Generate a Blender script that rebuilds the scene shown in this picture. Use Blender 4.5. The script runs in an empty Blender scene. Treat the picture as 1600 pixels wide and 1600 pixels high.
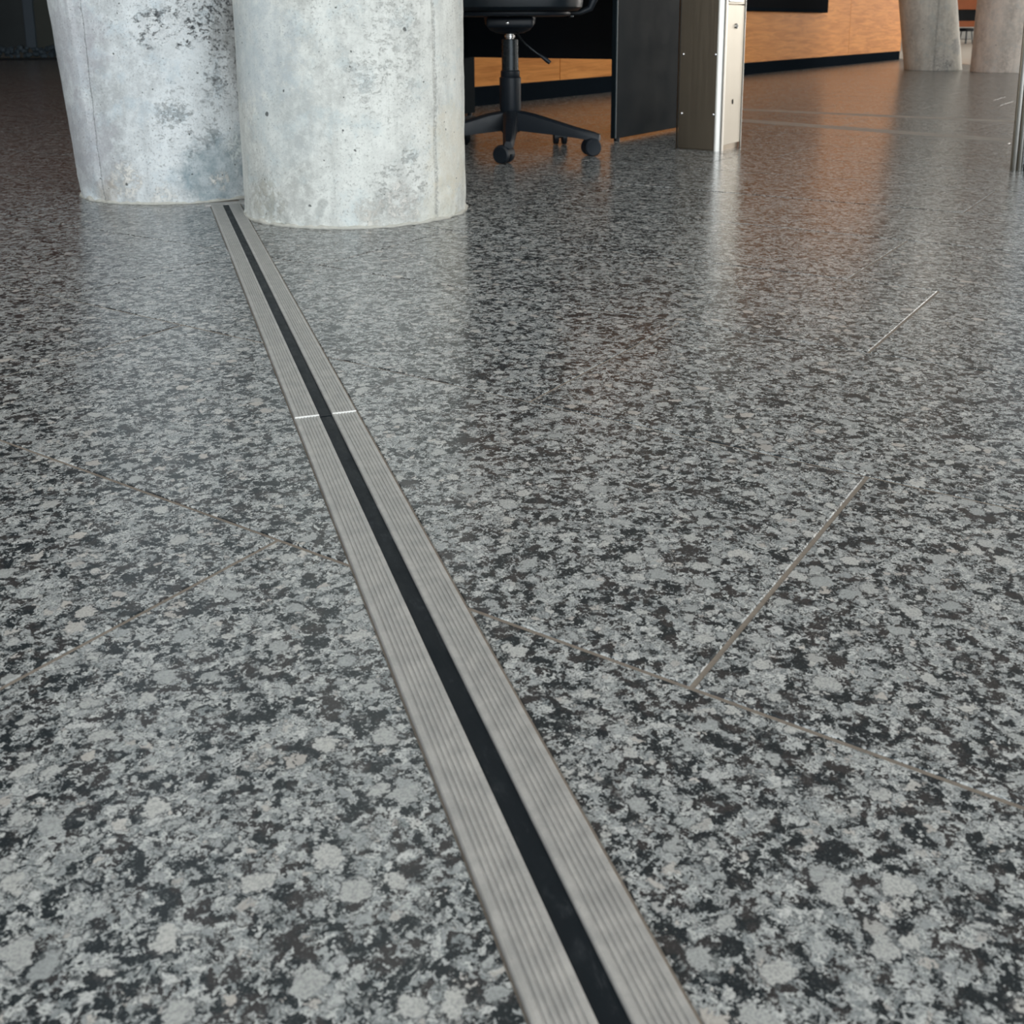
import bpy, bmesh, math, random
from math import sin, cos, radians as R, pi
from mathutils import Vector, noise as mnoise
random.seed(7)
SC = bpy.context.scene
COL = SC.collection

# ------------------------------------------------------------------ camera
cam_data = bpy.data.cameras.new('camera'); cam = bpy.data.objects.new('camera', cam_data); COL.objects.link(cam)
SC.camera = cam
cam.location = (0, 0, 0.42)
PITCH, ROLL = R(12.34), R(0.28)
from mathutils import Matrix
F = Vector((0, cos(PITCH), -sin(PITCH))); U0 = Vector((0, sin(PITCH), cos(PITCH))); R0 = Vector((1, 0, 0))
RT = R0*cos(ROLL) - U0*sin(ROLL); UP = U0*cos(ROLL) + R0*sin(ROLL)
cam.rotation_euler = Matrix((RT, UP, -F)).transposed().to_euler()
cam_data.sensor_width = 36; cam_data.lens = 36*1675/1600; cam_data.shift_y = -0.245
cam_data.clip_start = 0.05; cam_data.clip_end = 200
cam_data.dof.use_dof = True; cam_data.dof.focus_distance = 1.25; cam_data.dof.aperture_fstop = 18

# ------------------------------------------------------------------ world, lights, exposure
SC.view_settings.view_transform = 'Standard'; SC.view_settings.look = 'None'
SC.view_settings.gamma = 1; SC.view_settings.use_curve_mapping = False
SC.view_settings.exposure = 0.0
w = bpy.data.worlds.new('sky'); SC.world = w; w.use_nodes = True
bg = w.node_tree.nodes['Background']; bg.inputs[0].default_value = (0.75, 0.88, 1.0, 1); bg.inputs[1].default_value = 1.0

def area(name, loc, aim, sx, sy, power, col):
    l = bpy.data.lights.new(name, 'AREA'); l.shape = 'RECTANGLE'; l.size = sx; l.size_y = sy; l.energy = power; l.color = col
    o = bpy.data.objects.new(name, l); COL.objects.link(o); o.location = loc
    o.rotation_euler = (Vector(aim)-Vector(loc)).to_track_quat('-Z', 'Y').to_euler(); return o
# daylight entering at the window walls (behind the camera, and along the right side)
area('window_daylight', (0.4, -5.6, 2.0), (0.2, 4, 0.8), 12, 3.0, 545, (0.92, 0.97, 1.0))
area('window_daylight', (14.4, 9, 2.0), (2, 7, 0.8), 20, 3.0, 800, (1.0, 0.95, 0.88))
area('window_daylight', (21, 25, 2.0), (8, 22, 0.5), 13, 3.0, 800, (1.0, 0.97, 0.93))
# added ceiling lamps, unseen, for extra light (lamp bodies built further down)
ADDED_LAMPS = [(0.6, 0.6), (-4.6, 1.2), (5.0, 0.9), (5.6, 15.5)]
for lx, ly in ADDED_LAMPS:
    area('added_lamp_light', (lx, ly, 3.46), (lx, ly, 0), 1.15, 0.25, 26, (1.0, 0.93, 0.84))

# ------------------------------------------------------------------ material helpers
class NT:
    def __init__(s, name):
        s.m = bpy.data.materials.new(name); s.m.use_nodes = True; s.t = s.m.node_tree
        s.b = s.t.nodes['Principled BSDF']
    def n(s, typ, ins=None, **kw):
        nd = s.t.nodes.new(typ)
        for k, v in kw.items(): setattr(nd, k, v)
        for k, v in (ins or {}).items(): s.set(nd, k, v)
        return nd
    def set(s, nd, k, v):
        sock = nd.inputs[k]
        if hasattr(v, 'is_linked') or hasattr(v, 'links'): s.t.links.new(v, sock)
        else:
            if isinstance(v, tuple) and len(v) == 3 and sock.type == 'RGBA': v = (*v, 1)
            sock.default_value = v
    def coord(s, kind='Object'): return s.n('ShaderNodeTexCoord').outputs[kind]
    def noise(s, vec, scale, detail=3, rough=0.5, dist=0, col=False):
        nd = s.n('ShaderNodeTexNoise', {'Vector': vec, 'Scale': scale, 'Detail': detail, 'Roughness': rough, 'Distortion': dist})
        return nd.outputs['Color' if col else 'Fac']
    def vor(s, vec, scale, feature='F1', rand=1.0):
        return s.n('ShaderNodeTexVoronoi', {'Vector': vec, 'Scale': scale, 'Randomness': rand}, feature=feature)
    def math(s, op, a, b=0.0, c=0.0, clamp=False):
        nd = s.n('ShaderNodeMath', {0: a, 1: b, 2: c}, operation=op); nd.use_clamp = clamp; return nd.outputs[0]
    def ss(s, x, lo, hi, a=0.0, b=1.0):          # smoothstep map
        nd = s.n('ShaderNodeMapRange', {'Value': x, 'From Min': lo, 'From Max': hi, 'To Min': a, 'To Max': b}, interpolation_type='SMOOTHSTEP')
        return nd.outputs[0]
    def mix(s, f, a, b, mode='MIX'):
        nd = s.n('ShaderNodeMix', {'Factor': f}, data_type='RGBA', blend_type=mode)
        s.set(nd, 6, a); s.set(nd, 7, b); return nd.outputs[2]
    def vmath(s, op, a, b=(0, 0, 0)):
        nd = s.n('ShaderNodeVectorMath', {0: a, 1: b}, operation=op); return nd.outputs['Value' if op in ('DISTANCE', 'LENGTH', 'DOT_PRODUCT') else 'Vector']
    def scalev(s, v, k):
        nd = s.n('ShaderNodeVectorMath', {0: v, 'Scale': k}, operation='SCALE'); return nd.outputs['Vector']
    def bump(s, h, strength, dist):
        return s.n('ShaderNodeBump', {'Height': h, 'Strength': strength, 'Distance': dist}).outputs[0]
    def out(s, **k):
        for key, v in k.items(): s.set(s.b, {'col': 'Base Color', 'rough': 'Roughness', 'metal': 'Metallic', 'normal': 'Normal', 'spec': 'Specular IOR Level', 'coat': 'Coat Weight', 'ior': 'IOR', 'coat_rough': 'Coat Roughness'}[key], v)
        return s.m

def simple(name, col, rough=0.5, metal=0.0, var=0.12, scale=40, bump=0.0, spec=0.5):
    m = NT(name); c = m.coord(); f = m.noise(c, scale, 5, 0.6)
    dark = tuple(x*(1-var) for x in col); light = tuple(min(1, x*(1+var)) for x in col)
    k = dict(col=m.mix(f, dark, light), rough=m.ss(f, 0.2, 0.8, max(0, rough-0.05), min(1, rough+0.05)), metal=metal, spec=spec)
    if bump: k['normal'] = m.bump(f, bump, 0.001)
    return m.out(**k)

def granite():
    m = NT('granite')
    obj = m.coord('Object'); rnd = m.n('ShaderNodeObjectInfo').outputs['Random']
    off = m.n('ShaderNodeCombineXYZ', {'X': m.math('MULTIPLY', rnd, 37.0), 'Y': m.math('MULTIPLY', rnd, 91.0), 'Z': m.math('MULTIPLY', rnd, 13.0)}).outputs[0]
    v0 = m.vmath('ADD', obj, off)
    def wobble(v, scale, amp, det):
        w_ = m.n('ShaderNodeVectorMath', {0: m.noise(v0, scale, det, 0.65, col=True), 1: (0.5, 0.5, 0.5)}, operation='SUBTRACT').outputs[0]
        return m.vmath('ADD', v, m.scalev(w_, amp))
    v = wobble(v0, 70, 0.022, 4)
    v = wobble(v, 330, 0.009, 3)
    fine = m.noise(v0, 650, 4, 0.75)
    patch = m.noise(v0, 30, 4, 0.6)
    # field of fine crystals: dark biotite / grey quartz / pale feldspar
    C1 = m.vor(v, 270); c1 = m.n('ShaderNodeSeparateColor', {0: C1.outputs['Color']})
    B1 = m.vor(v, 120); b1 = m.n('ShaderNodeSeparateColor', {0: B1.outputs['Color']})
    A1 = m.vor(v, 58);  a1 = m.n('ShaderNodeSeparateColor', {0: A1.outputs['Color']})
    tone = m.math('ADD', m.math('MULTIPLY', b1.outputs[0], 0.50), m.math('MULTIPLY', c1.outputs[0], 0.50))
    tone = m.math('ADD', tone, m.math('MULTIPLY', m.math('SUBTRACT', patch, 0.5), 0.65))
    light = m.ss(tone, 0.445, 0.525)
    # edges of the medium crystals stay darker
    darkc = m.mix(m.ss(m.noise(v0, 55, 3, 0.5), 0.46, 0.60), (0.013, 0.019, 0.023), (0.036, 0.034, 0.035))
    darkc = m.mix(m.ss(fine, 0.56, 0.70), darkc, (0.11, 0.12, 0.125))
    lightc = m.mix(c1.outputs[1], (0.23, 0.255, 0.265), (0.56, 0.58, 0.575))
    lightc = m.mix(m.ss(fine, 0.50, 0.36), lightc, (0.09, 0.10, 0.105))
    c = m.mix(light, darkc, lightc)
    # medium and large feldspar, whole crystals with a darker rim
    def grains(cell, V, c, k0, k1, lo, hi, soft):
        rad = m.math('MULTIPLY_ADD', cell.outputs[0], k1, k0)
        body = m.ss(m.math('SUBTRACT', rad, V.outputs['Distance']), 0.0, soft)
        rim = m.math('MULTIPLY', m.ss(m.math('ABSOLUTE', m.math('ADD', m.math('SUBTRACT', rad, V.outputs['Distance']), 0.04)), 0.08, 0.0), 0.75)
        rim = m.math('MULTIPLY', rim, m.math('GREATER_THAN', rad, 0.12))
        c = m.mix(rim, c, (0.05, 0.055, 0.06))
        g = m.mix(cell.outputs[1], lo, hi)
        g = m.mix(m.ss(fine, 0.56, 0.40, 0.0, 0.6), g, (0.20, 0.215, 0.22))
        g = m.mix(m.math('MULTIPLY', m.ss(cell.outputs[2], 0.72, 0.9), 0.45), g, (0.50, 0.44, 0.39))
        return m.mix(m.math('MULTIPLY', body, 0.93), c, g)
    c = grains(b1, B1, c, -0.27, 0.82, (0.29, 0.315, 0.325), (0.60, 0.615, 0.61), 0.06)
    c = grains(a1, A1, c, -0.36, 0.90, (0.34, 0.365, 0.37), (0.54, 0.545, 0.53), 0.04)
    c = m.mix(m.math('MULTIPLY', m.ss(m.noise(v0, 900, 2, 0.7), 0.70, 0.78), 0.6), c, (0.8, 0.8, 0.78))
    h = m.noise(v0, 9, 2, 0.5)
    rough = m.math('ADD', m.ss(m.noise(v0, 260, 3, 0.6), 0.3, 0.7, 0.17, 0.26), m.math('MULTIPLY', m.ss(patch, 0.4, 0.7), 0.03))
    micro = m.noise(v0, 520, 2, 0.6)
    nb = m.bump(m.math('ADD', m.math('MULTIPLY', h, 2.0), m.math('MULTIPLY', micro, 0.1)), 0.10, 0.002)
    return m.out(col=c, rough=rough, normal=nb, spec=0.52)

def blob(m, P, centre, radius, wob, amp):
    """mask of an irregular stain about a point of the thing itself (object space)"""
    d = m.vmath('DISTANCE', P, centre)
    d = m.math('ADD', d, m.math('MULTIPLY', m.math('SUBTRACT', wob, 0.5), amp))
    return m.ss(d, radius, radius*0.55)

def concrete(name, base=(0.60, 0.62, 0.61), blobs=(), pits=0.5, speck=0.5, seam=None):
    m = NT(name); P = m.coord('Object')
    Pz = m.n('ShaderNodeMapping', {'Vector': P, 'Scale': (1, 1, 0.3)}).outputs[0]
    n1 = m.noise(Pz, 8, 5, 0.6); n2 = m.noise(P, 34, 6, 0.70); n3 = m.noise(P, 190, 6, 0.75); n4 = m.noise(P, 15, 5, 0.65)
    streak = m.noise(m.n('ShaderNodeMapping', {'Vector': P, 'Scale': (1, 1, 0.06)}).outputs[0], 45, 4, 0.6)
    dk = tuple(x*0.72 for x in base); lt = tuple(min(0.95, x*1.15) for x in base)
    c = m.mix(m.ss(n1, 0.32, 0.68), dk, lt)
    c = m.mix(m.ss(n2, 0.42, 0.66, 0.0, 0.6), c, tuple(min(0.92, x*1.25) for x in base))
    c = m.mix(m.ss(n4, 0.50, 0.68, 0, 0.5), c, (base[0]*0.80, base[1]*0.90, base[2]*0.97))
    c = m.mix(m.ss(streak, 0.52, 0.72, 0, 0.28), c, tuple(x*0.68 for x in base))
    dens = m.ss(m.noise(P, 9, 4, 0.6), 0.38, 0.62, 0.35, 1.0)
    sp = m.math('MULTIPLY', m.math('MULTIPLY', m.ss(n3, 0.535, 0.64), speck), dens)
    c = m.mix(sp, c, tuple(x*0.30 for x in base))
    c = m.mix(m.ss(n3, 0.44, 0.34, 0, 0.6), c, (0.88, 0.89, 0.86))
    wob = m.noise(P, 26, 6, 0.75)
    hts = m.math('ADD', m.math('MULTIPLY', n2, 0.6), m.math('MULTIPLY', n3, 0.35))
    for (cen, rad, col, k, kind) in blobs:
        mask = m.math('MULTIPLY', blob(m, P, cen, rad, wob, rad*1.8), k)
        if kind == 'stain_or_light':
            c = m.mix(m.math('MULTIPLY', mask, m.ss(n2, 0.3, 0.62, 1.0, 0.55)), c, col)
        elif kind == 'mottle':
            mk = m.math('MULTIPLY', mask, m.ss(m.noise(P, 60, 6, 0.78), 0.44, 0.56)); c = m.mix(mk, c, col)
            hts = m.math('ADD', hts, m.math('MULTIPLY', mk, 0.8))
        elif kind == 'comb':          # honeycombed spot: dark irregular holes of all sizes
            nn = m.math('ADD', m.math('MULTIPLY', m.noise(m.n('ShaderNodeMapping', {'Vector': P, 'Scale': (1, 1, 1.5)}).outputs[0], 62, 6, 0.78), 0.7), m.math('MULTIPLY', n4, 0.3))
            hole = m.math('MULTIPLY', mask, m.ss(nn, 0.515, 0.575)); c = m.mix(hole, c, col)
            c = m.mix(m.math('MULTIPLY', mask, m.ss(n3, 0.52, 0.42, 0, 0.35)), c, (0.82, 0.83, 0.84))
            hts = m.math('SUBTRACT', hts, m.math('MULTIPLY', hole, 2.2))
    # air holes, two sizes
    for sc_, pr, rr_ in ((20, 0.42*pits, 0.085), (48, 0.5*pits, 0.10)):
        Pw = m.vmath('ADD', P, m.scalev(m.noise(P, 90, 2, 0.5, col=True), 0.006))
        V = m.vor(Pw, sc_); rr = m.n('ShaderNodeSeparateColor', {0: V.outputs['Color']})
        rad_ = m.math('MULTIPLY_ADD', rr.outputs[1], rr_, 0.02)
        hole = m.math('MULTIPLY', m.ss(m.math('SUBTRACT', V.outputs['Distance'], rad_), 0.02, -0.02), m.math('GREATER_THAN', rr.outputs[0], 1-pr))
        c = m.mix(m.math('MULTIPLY', hole, 0.85), c, (0.09, 0.10, 0.10))
        hts = m.math('SUBTRACT', hts, m.math('MULTIPLY', hole, 1.5))
    if seam:
        ang, width, colr = seam                     # a formwork seam that runs up the column at one bearing
        sx = m.vmath('DOT_PRODUCT', P, (cos(ang), sin(ang), 0.0))
        sx = m.math('ADD', sx, m.math('MULTIPLY', m.math('SUBTRACT', n4, 0.5), 0.02))
        front = m.vmath('DOT_PRODUCT', P, (sin(ang), -cos(ang), 0.0))
        msk = m.math('MULTIPLY', m.ss(m.math('ABSOLUTE', sx), width, width*0.2), m.math('GREATER_THAN', front, 0.0))
        c = m.mix(m.math('MULTIPLY', msk, m.ss(n3, 0.42, 0.58, 0.15, 0.8)), c, colr)
        hts = m.math('SUBTRACT', hts, m.math('MULTIPLY', msk, 0.5))
    return m.out(col=c, rough=m.ss(n2, 0.3, 0.7, 0.6, 0.85), normal=m.bump(hts, 0.6, 0.004), spec=0.3)

def wood():
    m = NT('oak_veneer'); P = m.coord('Object'); rnd = m.n('ShaderNodeObjectInfo').outputs['Random']
    off = m.n('ShaderNodeCombineXYZ', {'X': m.math('MULTIPLY', rnd, 23.0), 'Y': 0.0, 'Z': m.math('MULTIPLY', rnd, 11.0)}).outputs[0]
    P = m.vmath('ADD', P, off)
    S = m.n('ShaderNodeMapping', {'Vector': P, 'Scale': (0.7, 1.0, 9.0)}).outputs[0]
    g = m.noise(S, 3.2, 6, 0.65, 0.8); g2 = m.noise(m.n('ShaderNodeMapping', {'Vector': P, 'Scale': (3, 1, 60)}).outputs[0], 6, 4, 0.6)
    c = m.mix(m.ss(g, 0.3, 0.7), (0.54, 0.205, 0.050), (0.80, 0.345, 0.095))
    c = m.mix(m.ss(g2, 0.5, 0.75, 0, 0.3), c, (0.60, 0.22, 0.05))
    return m.out(col=c, rough=0.55, normal=m.bump(g2, 0.1, 0.001), spec=0.06)

def brushed(name, col, rough, aniso_vec=(200, 200, 3), streak=0.15, metal=1.0):
    m = NT(name); P = m.coord('Object')
    s = m.noise(m.n('ShaderNodeMapping', {'Vector': P, 'Scale': aniso_vec}).outputs[0], 1.0, 4, 0.6)
    n = m.noise(P, 9, 3, 0.5)
    f = m.math('ADD', m.math('MULTIPLY', s, 0.6), m.math('MULTIPLY', n, 0.4))
    c = m.mix(f, tuple(x*(1-streak) for x in col), tuple(min(1, x*(1+streak)) for x in col))
    return m.out(col=c, rough=m.ss(s, 0.2, 0.8, rough-0.06, rough+0.06), metal=metal, normal=m.bump(s, 0.08, 0.0005))

M_granite = granite()
M_mortar = simple('mortar', (0.22, 0.19, 0.16), 0.8, var=0.35, scale=300, bump=0.3)
M_wood = wood()
M_black = simple('black_laminate', (0.006, 0.009, 0.013), 0.45, var=0.25, scale=20, spec=0.25)
M_deskside = simple('charcoal_laminate', (0.007, 0.011, 0.014), 0.5, var=0.3, scale=8, spec=0.02)
M_base = simple('baseboard_black', (0.008, 0.012, 0.017), 0.6, var=0.2, spec=0.0)
M_plastic = simple('chair_plastic', (0.008, 0.013, 0.020), 0.42, var=0.15, scale=60, spec=0.35)
M_seat = simple('seat_vinyl', (0.005, 0.010, 0.015), 0.36, var=0.2, scale=90, bump=0.2, spec=0.3)
M_tube = simple('lift_tube', (0.035, 0.042, 0.048), 0.28, metal=0.6, var=0.1)
M_chrome = simple('chrome', (0.75, 0.76, 0.78), 0.12, metal=1.0, var=0.03)
M_steel = brushed('brushed_steel', (0.62, 0.61, 0.58), 0.34)
M_plate = brushed('dull_steel_plate', (0.36, 0.335, 0.29), 0.40)
M_steel_shaded = brushed('brushed_steel_shaded', (0.27, 0.23, 0.18), 0.36)  # steel darkened in colour for faces that reflect dark surroundings
M_ceil = simple('ceiling_paint', (0.84, 0.85, 0.84), 0.8, var=0.05, scale=2)
M_wall = simple('wall_paint', (0.42, 0.42, 0.40), 0.8, var=0.08, scale=2)
M_dark = simple('dark_panel', (0.018, 0.030, 0.036), 0.35, var=0.35, scale=3)
M_olive = simple('olive_panel', (0.060, 0.070, 0.058), 0.5, var=0.2, scale=4)
M_bluebar = simple('blue_grey_metal', (0.075, 0.11, 0.15), 0.4, var=0.1)
M_redwood = simple('red_wood', (0.50, 0.15, 0.055), 0.5, var=0.25, scale=5)
M_edge = simple('edge_banding', (0.05, 0.07, 0.08), 0.35, var=0.1)
M_hole = simple('shadow_black', (0.004, 0.004, 0.004), 0.8, var=0.1)

def alu():
    m = NT('ribbed_aluminium'); P = m.coord('Object')
    s = m.noise(m.n('ShaderNodeMapping', {'Vector': P, 'Scale': (900, 5, 900)}).outputs[0], 1.0, 4, 0.6)
    n = m.noise(P, 60, 5, 0.7); g = m.noise(P, 900, 2, 0.6)
    c = m.mix(m.ss(n, 0.3, 0.75), (0.39, 0.39, 0.385), (0.53, 0.525, 0.51))
    c = m.mix(m.math('MULTIPLY', m.ss(s, 0.5, 0.8), 0.35), c, (0.26, 0.25, 0.24))
    c = m.mix(m.math('MULTIPLY', m.ss(g, 0.66, 0.76), 0.5), c, (0.12, 0.11, 0.10))
    return m.out(col=c, rough=m.ss(n, 0.3, 0.7, 0.40, 0.52), metal=0.35, normal=m.bump(g, 0.12, 0.0004))
M_alu = alu()
def rubber():
    m = NT('black_rubber'); P = m.coord('Object')
    n = m.noise(m.n('ShaderNodeMapping', {'Vector': P, 'Scale': (1, 0.35, 1)}).outputs[0], 70, 6, 0.75); g = m.noise(P, 26, 3, 0.6)
    dust = m.math('MULTIPLY', m.ss(n, 0.48, 0.68), m.ss(g, 0.42, 0.62))
    c = m.mix(m.math('MULTIPLY', dust, 0.55), (0.006, 0.010, 0.014), (0.075, 0.085, 0.095))
    return m.out(col=c, rough=m.ss(n, 0.3, 0.7, 0.40, 0.6), normal=m.bump(n, 0.2, 0.001), spec=0.18)
M_rubber = rubber()
M_lit_edge = simple('lit_edge_white', (0.85, 0.86, 0.85), 0.4, var=0.1, scale=400)  # white put into the colour for the lit plate edge at the seam

# ------------------------------------------------------------------ mesh helpers
def link(name, bm, mat, parent=None, loc=None, rot=None, smooth=False, kind=None, label=None):
    me = bpy.data.meshes.new(name); bmesh.ops.recalc_face_normals(bm, faces=bm.faces) ; bm.to_mesh(me); bm.free()
    me.materials.append(mat)
    if smooth:
        for p in me.polygons: p.use_smooth = True
        if smooth != 'all': 
            try: me.set_sharp_from_angle(angle=R(smooth if isinstance(smooth, (int, float)) and smooth is not True else 35))
            except Exception: pass
    o = bpy.data.objects.new(name, me); COL.objects.link(o)
    if loc: o.location = loc
    if rot: o.rotation_euler = rot
    if parent: o.parent = parent
    if kind: o['kind'] = kind
    if label: o['label'] = label
    return o
def empty(name, loc=(0, 0, 0), rz=0, label=None, cat=None, group=None, kind=None):
    o = bpy.data.objects.new(name, None); COL.objects.link(o); o.location = loc; o.rotation_euler = (0, 0, rz); o.empty_display_size = 0.05
    tag(o, label, cat, group, kind); return o
def tag(o, label=None, cat=None, group=None, kind=None):
    if label: o['label'] = label
    if cat: o['category'] = cat
    if group: o['group'] = group
    if kind: o['kind'] = kind
    return o
def box(bm, x0, x1, y0, y1, z0, z1, bev=0.0, seg=2, mat=None):
    v = [bm.verts.new(p) for p in ((x0,y0,z0),(x1,y0,z0),(x1,y1,z0),(x0,y1,z0),(x0,y0,z1),(x1,y0,z1),(x1,y1,z1),(x0,y1,z1))]
    fs = [bm.faces.new([v[i] for i in q]) for q in ((0,3,2,1),(4,5,6,7),(0,1,5,4),(1,2,6,5),(2,3,7,6),(3,0,4,7))]
    if bev:
        es = list({e for f in fs for e in f.edges})
        bmesh.ops.bevel(bm, geom=es, offset=bev, segments=seg, affect='EDGES', profile=0.5)
    if mat is not None:
        bmesh.ops.transform(bm, matrix=mat, verts=v)
    return bm
def BX(*a, **k): return box(bmesh.new(), *a, **k)
def tube(bm, p0, p1, r0, r1=None, seg=24, cap=True):
    r1 = r0 if r1 is None else r1; p0 = Vector(p0); p1 = Vector(p1); d = (p1-p0).normalized()
    u = d.orthogonal().normalized(); v = d.cross(u)
    a = [bm.verts.new(p0+(u*cos(2*pi*i/seg)+v*sin(2*pi*i/seg))*r0) for i in range(seg)]
    b = [bm.verts.new(p1+(u*cos(2*pi*i/seg)+v*sin(2*pi*i/seg))*r1) for i in range(seg)]
    for i in range(seg): bm.faces.new((a[i], a[(i+1) % seg], b[(i+1) % seg], b[i]))
    if cap: bm.faces.new(a[::-1]); bm.faces.new(b)
    return bm
def lathe(bm, prof, seg=32, centre=(0, 0), axis='Z', at=(0, 0, 0)):
    rings = []
    for r, z in prof:
        ring = []
        for i in range(seg):
            t = 2*pi*i/seg
            p = (r*cos(t), r*sin(t), z) if axis == 'Z' else (z, r*cos(t), r*sin(t))
            ring.append(bm.verts.new(Vector(p)+Vector(at)))
        rings.append(ring)
    for a, b in zip(rings, rings[1:]):
        for i in range(seg): bm.faces.new((a[i], a[(i+1) % seg], b[(i+1) % seg], b[i]))
    bm.faces.new(rings[0][::-1]); bm.faces.new(rings[-1]); return bm
def sweep(bm, pts, r, seg=12):
    pts = [Vector(p) for p in pts]; rings = []
    for i, p in enumerate(pts):
        d = (pts[min(i+1, len(pts)-1)]-pts[max(i-1, 0)]).normalized()
        u = d.cross(Vector((0, 0, 1)));  u = u.normalized() if u.length > 1e-4 else d.orthogonal().normalized(); v = d.cross(u)
        rr = r[i] if isinstance(r, (list, tuple)) else r
        rings.append([bm.verts.new(p+(u*cos(2*pi*k/seg)+v*sin(2*pi*k/seg))*rr) for k in range(seg)])
    for a, b in zip(rings, rings[1:]):
        for k in range(seg): bm.faces.new((a[k], a[(k+1) % seg], b[(k+1) % seg], b[k]))
    bm.faces.new(rings[0][::-1]); bm.faces.new(rings[-1]); return bm
def extrude_profile(bm, pts, y0, y1, closed=True):
    """pts: (x,z) outline, run along y"""
    a = [bm.verts.new((x, y0, z)) for x, z in pts]; b = [bm.verts.new((x, y1, z)) for x, z in pts]
    n = len(pts)
    for i in range(n): bm.faces.new((a[i], a[(i+1) % n], b[(i+1) % n], b[i]))
    bm.faces.new(a[::-1]); bm.faces.new(b); return bm

# ------------------------------------------------------------------ floor
TH = R(56.2); A2 = Vector((cos(TH), sin(TH))); B2 = Vector((-sin(TH), cos(TH)))
SDIR = R(108.6); SA = Vector((cos(SDIR), sin(SDIR))); SB = Vector((sin(SDIR), -cos(SDIR)))   # along the joint cover, across it
S_L, S_R = 0.1275, 0.1955                      # the joint cover's edges, measured across
STRIP_END = 2.66
floor = link('floor', BX(-16, 22, -7, 33, -0.12, -0.0011), M_mortar, kind='structure')

def clip(poly, nrm, d):                        # keep the side where p.nrm <= d
    out = []
    for i in range(len(poly)):
        p, q = poly[i], poly[(i+1) % len(poly)]; a = p.dot(nrm)-d; b = q.dot(nrm)-d
        if a <= 0: out.append(p)
        if (a < 0 < b) or (b < 0 < a): out.append(p+(q-p)*(a/(a-b)))
    return out
def inset(poly, k):
    n = len(poly); out = []
    for i in range(n):
        p0, p, p1 = poly[i-1], poly[i], poly[(i+1) % n]
        d0 = (p-p0).normalized(); d1 = (p1-p).normalized()
        n0 = Vector((-d0.y, d0.x)); n1 = Vector((-d1.y, d1.x)); den = 1+n0.dot(n1)
        out.append(p+(n0+n1)*(k/max(den, 0.3)))
    return out
def clean(poly):
    o = []
    for p in poly:
        if not o or (p-o[-1]).length > 2e-3: o.append(p)
    while len(o) > 2 and (o[0]-o[-1]).length < 2e-3: o.pop()
    return o
def slab_bm(bm, poly, c, dz, tilt):
    def Z(p): return dz + (p-c).dot(tilt)
    t = [bm.verts.new((*(p-c), Z(p))) for p in inset(poly, 0.0009)]
    e = [bm.verts.new((*(p-c), Z(p)-0.0009)) for p in poly]
    s = [bm.verts.new((*(p-c), -0.012)) for p in poly]; n = len(poly)
    bm.faces.new(t)
    for i in range(n):
        j = (i+1) % n
        bm.faces.new((e[i], e[j], t[j], t[i])); bm.faces.new((s[i], s[j], e[j], e[i]))
ROWJ = {0: 0.626, 1: 0.250, 2: 0.633, 3: 0.362, 4: 0.56, 5: 0.360, 8: 0.24, -1: 0.12, -2: 0.5}
polys = []
for row in range(-14, 74):
    a0 = 0.580+0.4*(row-1); a1 = a0+0.4
    rr = random.Random(row*13+5)
    off = ROWJ.get(row, rr.uniform(0, 0.98))
    js = [off+0.981*k for k in range(-30, 42)]
    if row == 4: js = [-0.52-0.981*k for k in range(30, 0, -1)]+[-0.52, 0.51, 1.541]+[1.541+0.981*k for k in range(1, 40)]
    if row == 5: js = [0.27-0.981*k for k in range(30, 0, -1)]+[0.27, 1.338]+[1.338+0.981*k for k in range(1, 40)]
    if row == 2: js = [0.633-0.981*k for k in range(30, 0, -1)]+[0.633, 1.533]+[1.533+0.981*k for k in range(1, 40)]
    for b0, b1 in zip(js, js[1:]):
        g = 0.0019
        corners = [A2*(a0+g)+B2*(b0+g), A2*(a1-g)+B2*(b0+g), A2*(a1-g)+B2*(b1-g), A2*(a0+g)+B2*(b1-g)]
        c = (corners[0]+corners[2])/2
        if not (-15.4 < c.x < 21.4 and -6.4 < c.y < 32.4): continue
        area2 = 1
        pl = clip(corners, SB, S_L-0.0012); pr = clip(corners, -SB, -(S_R+0.003))
        if len(pl) >= 3 and len(pr) >= 3:      # a slab cut by the joint cover (beyond its end the cut is closed)
            if c.dot(SA) > STRIP_END+0.35: parts = [corners]
            else: parts = [pl, pr]
        else: parts = [corners]
        for p in parts:
            p = clean(p)
            if len(p) < 3: continue
            ar = abs(sum(p[i].cross(p[(i+1) % len(p)]) if hasattr(p[i], 'cross') else 0 for i in range(len(p))))/2
            if ar < 2e-4: continue
            c2 = sum(p, Vector((0, 0)))/len(p); polys.append((p, c2))
def key(pc):
    c = pc[1]; d = c.length
    inview = c.y > -0.1 and abs(c.x) < 0.50*c.y+0.55
    return (0 if inview else 100)+d
polys.sort(key=key)
far = bmesh.new()
for i, (p, c) in enumerate(polys):
    rr = random.Random(i)
    near_strip = abs(c.dot(SB)-0.16) < 0.5
    dz = rr.uniform(-0.00018, 0.00018); tl = Vector((rr.uniform(-1, 1), rr.uniform(-1, 1)))*0.0006
    if i < 296:
        bm = bmesh.new(); slab_bm(bm, p, c, dz, tl); link('slab', bm, M_granite, floor, loc=(c.x, c.y, 0))
    else:
        b2 = bmesh.new(); slab_bm(b2, p, c, dz, tl); bmesh.ops.translate(b2, vec=(c.x, c.y, 0), verts=b2.verts)
        me = bpy.data.meshes.new('tmp'); b2.to_mesh(me); b2.free(); far.from_mesh(me); bpy.data.meshes.remove(me)
link('slab_field', far, M_granite, floor, kind='stuff')

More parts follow.
